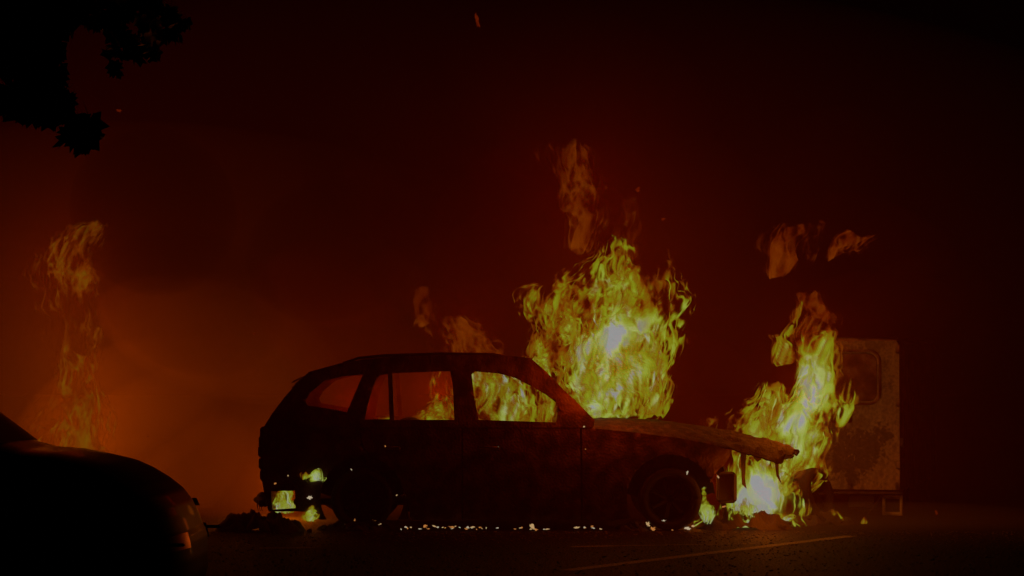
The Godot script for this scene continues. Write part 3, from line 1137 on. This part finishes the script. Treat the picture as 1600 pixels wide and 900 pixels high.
func make_heaps() -> void:
	var list := [
		[[335, 832], [478, 836], 34, 0.95, "low heap of ash and molten plastic behind the rear bumper"],
		[[1085, 829], [1240, 832], 32, 0.55, "jagged heap of burnt engine parts under the burning front end"],
		[[1236, 826], [1335, 828], 22, -0.2, "small heap of charred scraps between burning car and van"],
		[[495, 827], [612, 829], 18, 0.75, "flat smouldering debris round the rear wheel"],
		[[966, 829], [1014, 830], 14, 0.8, "crumbs of burnt tyre in front of the front wheel arch"],
	]
	for l in list:
		var a := at(l[0][0], l[0][1], l[3])
		var b := at(l[1][0], l[1][1], l[3])
		var tall: float = l[2] / per_metre(l[3])
		var c := Vector3((a.x + b.x) / 2.0, 0.0, l[3])
		var half := (b.x - a.x) / 2.0
		var heap := thing("debris_heap", l[4], "debris", c, "heaps of burnt debris on the asphalt")
		var st := new_tool()
		var n := 44
		var m := 16
		var grid := []
		for i in n + 1:
			var row := []
			for k in m + 1:
				var u := 2.0 * i / n - 1.0
				var v := 2.0 * k / m - 1.0
				var r := clampf(1.0 - u * u - v * v * 0.9, 0.0, 1.0)
				var rough := 0.66 + 0.6 * lump.get_noise_2d(u * half * 1.6 + half * 9.0, v * 0.35 + tall * 30.0) + 0.2 * lump.get_noise_2d(u * half * 7.0 + half * 9.0, v * 1.5 + tall * 30.0)
				row.append(Vector3(u * half, tall * sqrt(r) * clampf(rough, 0.1, 1.3) - 0.006, v * 0.28))
			grid.append(row)
		for i in n:
			for k in m:
				quad(st, grid[i][k], grid[i][k + 1], grid[i + 1][k + 1], grid[i + 1][k])
		put(done(st), "ash", M.soot, heap)
		for k in int(10 + half * 14):
			var u := rng.randfn(0.0, 0.42)
			var len := rng.randf_range(0.04, 0.14)
			var o := put(box(Vector3(len, rng.randf_range(0.012, 0.04), rng.randf_range(0.02, 0.06)), 0.006), "scrap", M.soot, heap, Vector3(u * half, tall * rng.randf_range(0.1, 0.75) * maxf(0.15, 1.0 - u * u), rng.randfn(0.05, 0.1)))
			o.rotation = Vector3(rng.randf() * TAU, rng.randf() * TAU, rng.randfn(0.0, 0.7))


func loose_wheel() -> void:
	var p := at(1268, 778, -0.45)
	var o := thing("loose_wheel", "burnt wheel with its charred tyre lying between car and van", "wheel", Vector3(p.x, 0.27, p.z))
	o.rotation = Vector3(-0.25, 0.95, 0.0)
	make_wheel(o, 0.27)


# ---------------------------------------------------------------- all the fire

func make_flames() -> void:
	var orange := Color(1.0, 0.47, 0.04)
	var red := Color(1.0, 0.24, 0.02)
	# over the windscreen
	var big := thing("flame", "towering yellow flame bursting out of the windscreen of the car", "flame", at(960, 655, 0.0))
	tongue(big, "fire_body", [[656, 905, 1020, 0.58, 1.01, 0.0], [630, 885, 1040, 0.62, 1.06, 0.0], [595, 868, 1038, 0.58, 1.06, 0.0], [555, 860, 1036, 0.62, 1.09, 0.0], [515, 862, 1050, 0.62, 1.06, -0.05], [480, 868, 1066, 0.54, 0.99, -0.1], [450, 890, 1060, 0.42, 0.83, -0.1], [425, 905, 1042, 0.32, 0.63, -0.1], [400, 935, 1020, 0.24, 0.51, -0.1], [370, 945, 1005, 0.14, 0.43, -0.1]], {"seed": 1, "deep": 0.55, "spots": [[926, 638, 15, 0.68], [893, 562, 15, 0.39], [912, 545, 15, 0.39], [936, 532, 16, 0.44], [960, 524, 17, 0.49], [985, 524, 16, 0.49], [1003, 508, 15, 0.49], [1022, 498, 13, 0.39], [985, 558, 16, 0.44], [972, 588, 15, 0.39], [1000, 582, 13, 0.30], [952, 556, 14, 0.30], [1012, 612, 13, 0.24], [950, 610, 14, 0.30], [880, 505, 14, 0.14], [868, 560, 16, -0.12], [955, 478, 20, -0.14]]})
	tongue(big, "fire_lick", [[610, 838, 880, 0.24, 0.8, 0.62], [580, 832, 885, 0.30, 0.9, 0.5], [540, 832, 892, 0.42, 0.95, 0.3], [495, 826, 905, 0.40, 0.95, 0.1], [462, 830, 915, 0.38, 0.85, 0.0], [440, 855, 905, 0.30, 0.6, 0.0], [405, 880, 905, 0.28, 0.6, 0.0], [378, 888, 912, 0.22, 0.5, 0.0]], {"seed": 2, "deep": 0.6, "spots": [[842, 462, 12, 0.12]]})
	tongue(big, "fire_lick", [[450, 940, 990, 0.45, 0.7, 0.0], [420, 952, 998, 0.46, 0.75, 0.0], [395, 955, 992, 0.40, 0.6, 0.0], [365, 955, 1000, 0.20, 0.5, 0.0], [335, 965, 1008, 0.12, 0.4, 0.0]], {"seed": 3})
	tongue(big, "fire_lick", [[655, 998, 1032, 0.45, 0.8, 0.1], [630, 1005, 1040, 0.5, 0.85, 0.1], [600, 1008, 1046, 0.5, 0.85, 0.1], [565, 1005, 1046, 0.48, 0.8, 0.1], [530, 1015, 1052, 0.46, 0.7, 0.0]], {"seed": 4})
	fire_light(big, at(960, 560, 1.0), 0.85, 0.3, Color(1.0, 0.34, 0.02))
	fire_light(big, at(970, 450, -0.6), 1.1, 0.5, orange)
	# the dim column above, torn off
	var upper := thing("flame", "dim red column of fire torn off above the windscreen flame", "flame", at(900, 370, -0.1))
	tongue(upper, "fire_body", [[395, 872, 918, 0.26, 1.35, -0.1], [370, 874, 924, 0.26, 1.45, -0.1], [340, 874, 934, 0.26, 1.45, -0.1], [310, 870, 936, 0.24, 1.45, -0.1], [280, 870, 940, 0.20, 1.40, -0.1], [252, 856, 936, 0.17, 1.35, -0.1], [226, 846, 926, 0.16, 1.25, -0.1], [212, 850, 918, 0.14, 0.95, -0.1]], {"seed": 5, "alpha": 0.6, "soft": 0.85, "strands": 0.6, "hottest": 0.28, "shells": [1.3, 1.05, 0.8, 0.5], "spots": [[907, 238, 7, 0.12]]})
	tongue(upper, "fire_lick", [[410, 934, 1016, 0.24, 1.35, -0.15], [380, 939, 1018, 0.22, 1.35, -0.15], [350, 949, 1021, 0.18, 1.30, -0.15], [325, 959, 1011, 0.14, 1.15, -0.15], [305, 966, 1006, 0.12, 0.95, -0.15]], {"seed": 6, "alpha": 0.36, "soft": 0.85, "strands": 0.6, "hottest": 0.22, "shells": [1.3, 1.0, 0.7, 0.4]})
	fire_light(upper, at(905, 300, -0.6), 0.6, 0.4, Color(1.0, 0.16, 0.01))
	var wisp := thing("flame", "small curl of fire drifting free beside the windscreen flame", "flame", at(1070, 540, 0.0))
	tongue(wisp, "fire_body", [[546, 1050, 1072, 0.16, 1.05, 0.0], [536, 1060, 1084, 0.22, 1.20, 0.0], [526, 1066, 1090, 0.20, 1.10, 0.0], [516, 1060, 1080, 0.1, 0.80, 0.0]], {"seed": 6, "alpha": 0.6, "sway": 0.04, "res": 0.01})
	# in the cabin
	var cabin := thing("flame", "churning flame filling the cabin behind the front side window", "flame", at(800, 680, 0.0))
	tongue(cabin, "fire_body", [[690, 720, 890, 0.41, 1.08, 0.0], [665, 715, 892, 0.47, 1.08, 0.0], [640, 705, 893, 0.49, 1.08, 0.0], [615, 705, 880, 0.47, 1.08, 0.0], [590, 700, 862, 0.43, 1.03, 0.0], [572, 700, 840, 0.37, 0.98, 0.0], [562, 720, 820, 0.31, 0.88, 0.0]], {"seed": 7, "deep": 0.55, "sway": 0.04, "fine": 1.35, "spots": [[858, 645, 16, 0.3], [790, 605, 22, 0.1], [750, 640, 18, -0.18], [765, 655, 16, -0.2]]})
	tongue(cabin, "fire_lick", [[680, 640, 740, 0.35, 0.98, 0.1], [655, 650, 740, 0.39, 0.98, 0.1], [640, 662, 735, 0.35, 0.88, 0.1], [620, 680, 730, 0.26, 0.83, 0.1], [595, 690, 725, 0.23, 0.68, 0.1]], {"seed": 8, "sway": 0.04, "fine": 1.4})
	tongue(cabin, "fire_lick", [[680, 560, 640, 0.17, 0.88, 0.0], [660, 565, 632, 0.17, 0.83, 0.0], [645, 575, 615, 0.11, 0.58, 0.0]], {"seed": 9, "sway": 0.03, "fine": 1.6, "alpha": 0.5})
	fire_light(cabin, at(690, 615, 0.0), 0.20, 0.15, orange)
	fire_light(cabin, at(560, 630, 0.0), 0.10, 0.15, red)
	# under the hood and in front of it
	var engine := thing("flame", "white hot flame burning in the open engine bay", "flame", at(1190, 822, 0.3))
	tongue(engine, "fire_body", [[826, 1100, 1245, 0.81, 1.00, 0.25], [805, 1120, 1234, 0.87, 1.05, 0.25], [775, 1135, 1232, 0.91, 1.08, 0.25], [748, 1142, 1232, 0.75, 1.05, 0.25], [722, 1138, 1236, 0.59, 1.00, 0.2], [700, 1135, 1240, 0.46, 0.95, 0.1], [685, 1140, 1230, 0.41, 0.80, 0.0]], {"seed": 10, "hottest": 1.08, "deep": 0.45, "sway": 0.05, "foot": 0.02, "spots": [[1172, 768, 26, 0.42], [1210, 780, 26, 0.45], [1195, 750, 18, 0.25], [1190, 722, 14, -0.15]]})
	fire_light(engine, at(1195, 770, 1.0), 0.4, 0.15, orange)
	fire_light(engine, at(1100, 740, -0.5), 0.5, 0.15, orange)
	var tall := thing("flame", "tall twisting flame between the hood and the scorched van", "flame", at(1240, 800, -0.5))
	tongue(tall, "fire_body", [[778, 1185, 1240, 0.55, 1.00, -0.2], [760, 1195, 1262, 0.55, 1.10, -0.3], [740, 1210, 1288, 0.53, 1.10, -0.4], [712, 1215, 1298, 0.55, 1.10, -0.45], [680, 1205, 1306, 0.59, 1.15, -0.5], [645, 1215, 1314, 0.61, 1.15, -0.5], [610, 1232, 1316, 0.65, 1.15, -0.5], [575, 1240, 1314, 0.63, 1.15, -0.5], [545, 1232, 1312, 0.49, 1.10, -0.5], [520, 1232, 1306, 0.43, 1.05, -0.5], [500, 1245, 1298, 0.29, 0.90, -0.5], [480, 1245, 1296, 0.15, 0.70, -0.5], [462, 1248, 1288, 0.07, 0.50, -0.5]], {"seed": 11, "deep": 0.6, "sway": 0.07, "lean": 0.25, "spots": [[1262, 560, 12, 0.50], [1254, 582, 13, 0.62], [1262, 608, 13, 0.62], [1262, 636, 15, 0.56], [1240, 655, 15, 0.56], [1220, 668, 14, 0.50], [1270, 680, 16, 0.38], [1250, 705, 15, 0.31], [1212, 735, 14, 0.38], [1285, 540, 12, 0.25]]})
	tongue(tall, "fire_lick", [[705, 1120, 1230, 0.55, 1.05, -0.6], [680, 1128, 1232, 0.55, 1.10, -0.6], [655, 1135, 1236, 0.55, 1.08, -0.6], [630, 1148, 1236, 0.51, 1.00, -0.6], [610, 1170, 1232, 0.43, 0.85, -0.6], [592, 1185, 1228, 0.33, 0.60, -0.6]], {"seed": 12, "deep": 0.6, "sway": 0.06})
	tongue(tall, "fire_lick", [[570, 1215, 1250, 0.27, 0.80, -0.4], [550, 1212, 1245, 0.33, 0.90, -0.4], [535, 1214, 1240, 0.27, 0.70, -0.4], [520, 1210, 1236, 0.21, 0.50, -0.4]], {"seed": 13, "sway": 0.05})
	fire_light(tall, at(1262, 620, -0.05), 0.75, 0.2, orange)
	fire_light(tall, at(1262, 520, -0.3), 0.25, 0.2, orange)
	# wisps torn off above it
	var curls := [
		["ragged orange curl of fire floating above the tall flame", [[425, 1195, 1245, 0.16, 1.48, -0.5], [405, 1188, 1265, 0.22, 1.60, -0.5], [380, 1186, 1272, 0.14, 1.48, -0.5], [360, 1196, 1282, 0.16, 1.58, -0.5], [345, 1215, 1275, 0.12, 1.38, -0.5]], [[1230, 408, 8, 0.12]]],
		["thin orange streamer of fire blown sideways above the van", [[405, 1275, 1310, 0.16, 1.48, -0.5], [393, 1282, 1332, 0.22, 1.68, -0.5], [378, 1298, 1360, 0.18, 1.68, -0.5], [365, 1325, 1378, 0.14, 1.48, -0.5]], []],
		["dull puff of fire just above the tip of the tall flame", [[505, 1245, 1306, 0.20, 1.48, -0.5], [490, 1238, 1302, 0.24, 1.63, -0.5], [476, 1230, 1290, 0.20, 1.48, -0.5], [460, 1232, 1280, 0.11, 1.28, -0.5]], []],
	]
	for k in curls.size():
		var c: Array = curls[k]
		var o := thing("flame", c[0], "flame", at(c[1][0][1], c[1][0][0], -0.5), "wisps of fire torn off above the fires")
		tongue(o, "fire_body", c[1], {"seed": 20 + k, "alpha": 0.6, "soft": 0.85, "hottest": 0.27, "strands": 0.6, "shells": [1.3, 1.0, 0.7, 0.45], "sway": 0.10, "fine": 1.15, "res": 0.011, "spots": c[2]})
	# over the roof
	var roof1 := thing("flame", "orange flame licking over the far edge of the car roof", "flame", at(730, 560, -0.5), "wisps of fire torn off above the fires")
	tongue(roof1, "fire_body", [[560, 693, 807, 0.20, 1.33, -0.55], [548, 683, 792, 0.22, 1.33, -0.55], [535, 683, 779, 0.24, 1.28, -0.55], [520, 673, 762, 0.24, 1.28, -0.55], [505, 665, 742, 0.16, 1.13, -0.55], [492, 661, 722, 0.08, 0.88, -0.55]], {"seed": 24, "alpha": 0.6, "soft": 0.85, "hottest": 0.27, "strands": 0.6, "shells": [1.3, 1.0, 0.72, 0.45], "fine": 1.2, "sway": 0.06, "spots": [[722, 520, 9, 0.12], [690, 520, 8, 0.1]]})
	var roof2 := thing("flame", "detached orange flame hovering above the rear doors of the car", "flame", at(660, 510, -0.55), "wisps of fire torn off above the fires")
	tongue(roof2, "fire_body", [[512, 631, 687, 0.12, 1.08, -0.55], [498, 627, 689, 0.18, 1.28, -0.55], [480, 627, 691, 0.22, 1.38, -0.55], [465, 629, 687, 0.20, 1.33, -0.55], [450, 633, 679, 0.14, 1.08, -0.55]], {"seed": 25, "alpha": 0.6, "soft": 0.85, "hottest": 0.27, "strands": 0.6, "shells": [1.3, 1.0, 0.72, 0.45], "fine": 1.2, "sway": 0.05})
	fire_light(roof1, at(725, 520, -0.9), 0.4, 0.3, red)
	# the fire behind the dark car
	var left := thing("flame", "orange column of flame rising behind the dark parked saloon", "flame", Vector3(at(110, 700, -2.2).x, 0.0, -2.2))
	tongue(left, "fire_body", [[800, 40, 175, 0.3, 1.18, -2.2], [740, 42, 178, 0.3, 1.18, -2.2], [690, 48, 172, 0.3, 1.20, -2.2], [645, 62, 158, 0.3, 1.20, -2.2], [600, 76, 152, 0.3, 1.18, -2.2], [555, 86, 150, 0.3, 1.08, -2.2], [510, 88, 150, 0.3, 1.06, -2.2], [465, 62, 146, 0.3, 1.13, -2.2], [425, 48, 142, 0.3, 1.13, -2.2], [390, 66, 146, 0.3, 1.08, -2.2], [368, 92, 176, 0.3, 1.08, -2.2], [352, 136, 206, 0.3, 1.03, -2.2], [342, 172, 214, 0.3, 0.88, -2.2]], {"seed": 30, "hottest": 0.40, "soft": 0.6, "alpha": 0.6, "strands": 0.72, "fine": 1.25, "deep": 0.7, "spots": [[95, 660, 22, 0.12]]})
	fire_light(left, at(112, 690, -2.6), 1.7, 0.6, orange)
	fire_light(left, at(112, 560, -2.7), 0.9, 0.6, orange)
	fire_light(left, at(105, 430, -2.8), 0.65, 0.6, red)
	small_fires()


func small_fires() -> void:
	# [x, y of the foot, width, height, heat, z, label]
	var orange := Color(1.0, 0.47, 0.04)
	var list := [
		[1100, 816, 24, 58, 0.98, 0.72, "white teardrop flame standing beside the front wheel rim"],
		[442, 800, 46, 38, 0.78, 0.55, "flame framed by the rectangular hole in the rear bumper"],
		[486, 813, 26, 22, 0.66, 0.9, "round greenish flame low behind the rear bumper"],
		[492, 754, 30, 18, 0.95, 0.93, "bright flame eating through the side of the rear bumper"],
		[476, 748, 24, 10, 0.45, 0.95, "thin lick of flame trailing along the rear bumper edge"],
		[1262, 808, 16, 26, 0.75, -0.1, "small upright flame on scraps beside the burning front end"],
		[1300, 816, 34, 24, 0.66, -0.2, "slanting flame on scraps in front of the van bumper"],
		[1318, 822, 20, 16, 0.72, -0.2, "short yellow flame at the foot of the van"],
		[1350, 822, 12, 14, 0.5, -0.2, "tiny orange flame under the corner of the van"],
		[1160, 816, 40, 36, 0.92, 0.66, "hot flame pushing out through the heap of engine parts"],
		[1230, 812, 30, 20, 0.7, 0.5, "flickering flame at the edge of the engine part heap"],
		[1108, 662, 40, 18, 0.22, -0.5, "faint flame creeping along the far edge of the hood"],
		[1148, 664, 30, 16, 0.34, -0.6, "weak yellow flame behind the middle of the hood"],
	]
	for k in list.size():
		var l: Array = list[k]
		var z: float = l[5]
		var o := thing("flame", l[6], "flame", at(l[0], l[1], z), "small fires on and round the car")
		var x: float = l[0]
		var y: float = l[1]
		var w: float = l[2] / 2.0
		var h: float = l[3]
		if k == 1:
			fire_light(o, at(440, 760, -1.5), 1.8, 0.4, orange)
		tongue(o, "fire_body", [[y, x - w * 0.7, x + w * 0.7, l[4], 1.0, z], [y - h * 0.25, x - w, x + w, l[4], 1.05, z], [y - h * 0.55, x - w * 0.75, x + w * 0.7, l[4] - 0.1, 1.0, z], [y - h * 0.8, x - w * 0.35, x + w * 0.4, l[4] - 0.25, 0.9, z], [y - h, x - w * 0.1, x + w * 0.2, l[4] - 0.4, 0.6, z]], {"seed": 40 + k, "res": 0.008, "sway": 0.012, "fine": 2.2, "foot": 0.02, "deep": 0.6, "alpha": 0.75})
	# burning crumbs under the sill and round the wheels
	var crumbs := [[541, 824, 8, 7], [554, 821, 5, 16], [575, 822, 10, 5], [592, 820, 12, 6], [585, 816, 14, 8], [634, 825, 8, 4], [642, 825, 6, 3], [664, 825, 12, 9], [684, 825, 8, 4], [692, 825, 5, 3], [706, 825, 14, 4], [718, 825, 6, 3], [738, 825, 12, 4], [750, 825, 8, 3], [776, 826, 4, 3], [832, 828, 14, 14], [838, 830, 8, 7], [850, 828, 4, 3], [901, 826, 14, 5], [914, 826, 5, 3], [927, 826, 10, 3], [1012, 824, 12, 14], [1020, 829, 14, 8], [1036, 818, 16, 9], [1058, 826, 5, 4], [1050, 829, 6, 4], [1074, 828, 16, 8], [1083, 824, 8, 6], [1131, 793, 12, 4], [1074, 742, 5, 10], [1122, 748, 5, 8], [602, 700, 4, 6], [779, 702, 4, 6], [913, 668, 5, 4], [430, 757, 6, 5], [549, 735, 4, 4], [450, 745, 3, 5], [915, 703, 3, 3], [484, 781, 12, 10], [620, 775, 4, 4]]
	for k in 24:
		crumbs.append([rng.randf_range(618, 960), rng.randf_range(823, 828.5), rng.randf_range(3, 11), rng.randf_range(2, 5)])
	for k in crumbs.size():
		var c: Array = crumbs[k]
		var low: bool = c[1] > 812
		var z := 0.96 if not low else 0.90
		var label := ""
		if low:
			label = "glowing ember on the ground under the sill between the wheels"
			if c[0] < 615:
				label = "glowing ember on the debris round the rear wheel"
			elif c[0] > 965:
				label = "glowing ember at the foot of the front wheel"
		elif c[0] < 520:
			label = "glowing spark clinging to the torn rear bumper"
		elif c[0] < 640:
			label = "glowing spark on the rear door and wheel arch"
		elif c[0] < 960:
			label = "glowing spark on the front door"
		else:
			label = "glowing spark on the burnt front fender"
		var o := thing("ember", label, "ember", at(c[0], c[1], z), label.replace("glowing ember", "embers").replace("glowing spark", "sparks"))
		ember(o, 0.75 * c[2] / per_metre(z), 0.75 * c[3] / per_metre(z), k)
	var flying := [[745, 42, 9, 26, 0.5], [186, 175, 11, 5, -1.0], [162, 217, 4, 8, 2.0], [1037, 345, 8, 6, -1.0], [997, 300, 10, 9, -1.0], [231, 683, 3, 3, -1.0], [398, 523, 8, 3, -1.0], [1463, 806, 6, 10, -1.2]]
	for k in flying.size():
		var c: Array = flying[k]
		var o := thing("ember", "faint red ember flying in the dark smoke", "ember", at(c[0], c[1], c[4]), "embers flying in the smoke")
		ember(o, c[2] / per_metre(c[4]), c[3] / per_metre(c[4]), 60 + k, true)


# a lump of glowing stuff: a small ragged closed shape
func ember(o: Node3D, w: float, h: float, seed_: int, dull := false) -> void:
	var sm := SphereMesh.new()
	sm.radial_segments = 12
	sm.rings = 7
	sm.radius = 0.5
	sm.height = 1.0
	var arrays := sm.get_mesh_arrays()
	var v: PackedVector3Array = arrays[Mesh.ARRAY_VERTEX]
	var col := PackedColorArray()
	var heat := PackedFloat32Array()
	for i in v.size():
		var n := lump.get_noise_3d(v[i].x * 1.1 + seed_ * 3.0, v[i].y * 1.1, v[i].z * 1.1)
		var tone := lump.get_noise_3d(v[i].x * 0.8 + seed_ * 7.0, v[i].y * 0.8 + 9.0, v[i].z * 0.8)
		var lean := (seed_ % 5 - 2) * 0.25
		v[i] *= 0.5 + 1.3 * n
		v[i] = Vector3((v[i].x + lean * v[i].y) * w, (v[i].y + 0.45) * h, v[i].z * w * 0.7) + o.position
		heat.append(0.10 + 0.1 * tone if dull else 0.55 + 1.1 * tone)
		col.append(Color.WHITE)
	if dull:
		sheet_mesh(o, "glowing_ember", v, col, heat, arrays[Mesh.ARRAY_INDEX])
		return
	for i in v.size():
		v[i] -= o.position
	var st := []
	st.resize(Mesh.ARRAY_MAX)
	st[Mesh.ARRAY_VERTEX] = v
	st[Mesh.ARRAY_INDEX] = arrays[Mesh.ARRAY_INDEX]
	var mesh := ArrayMesh.new()
	mesh.add_surface_from_arrays(Mesh.PRIMITIVE_TRIANGLES, st)
	put(mesh, "glowing_ember", M.ember[seed_ % 3], o)
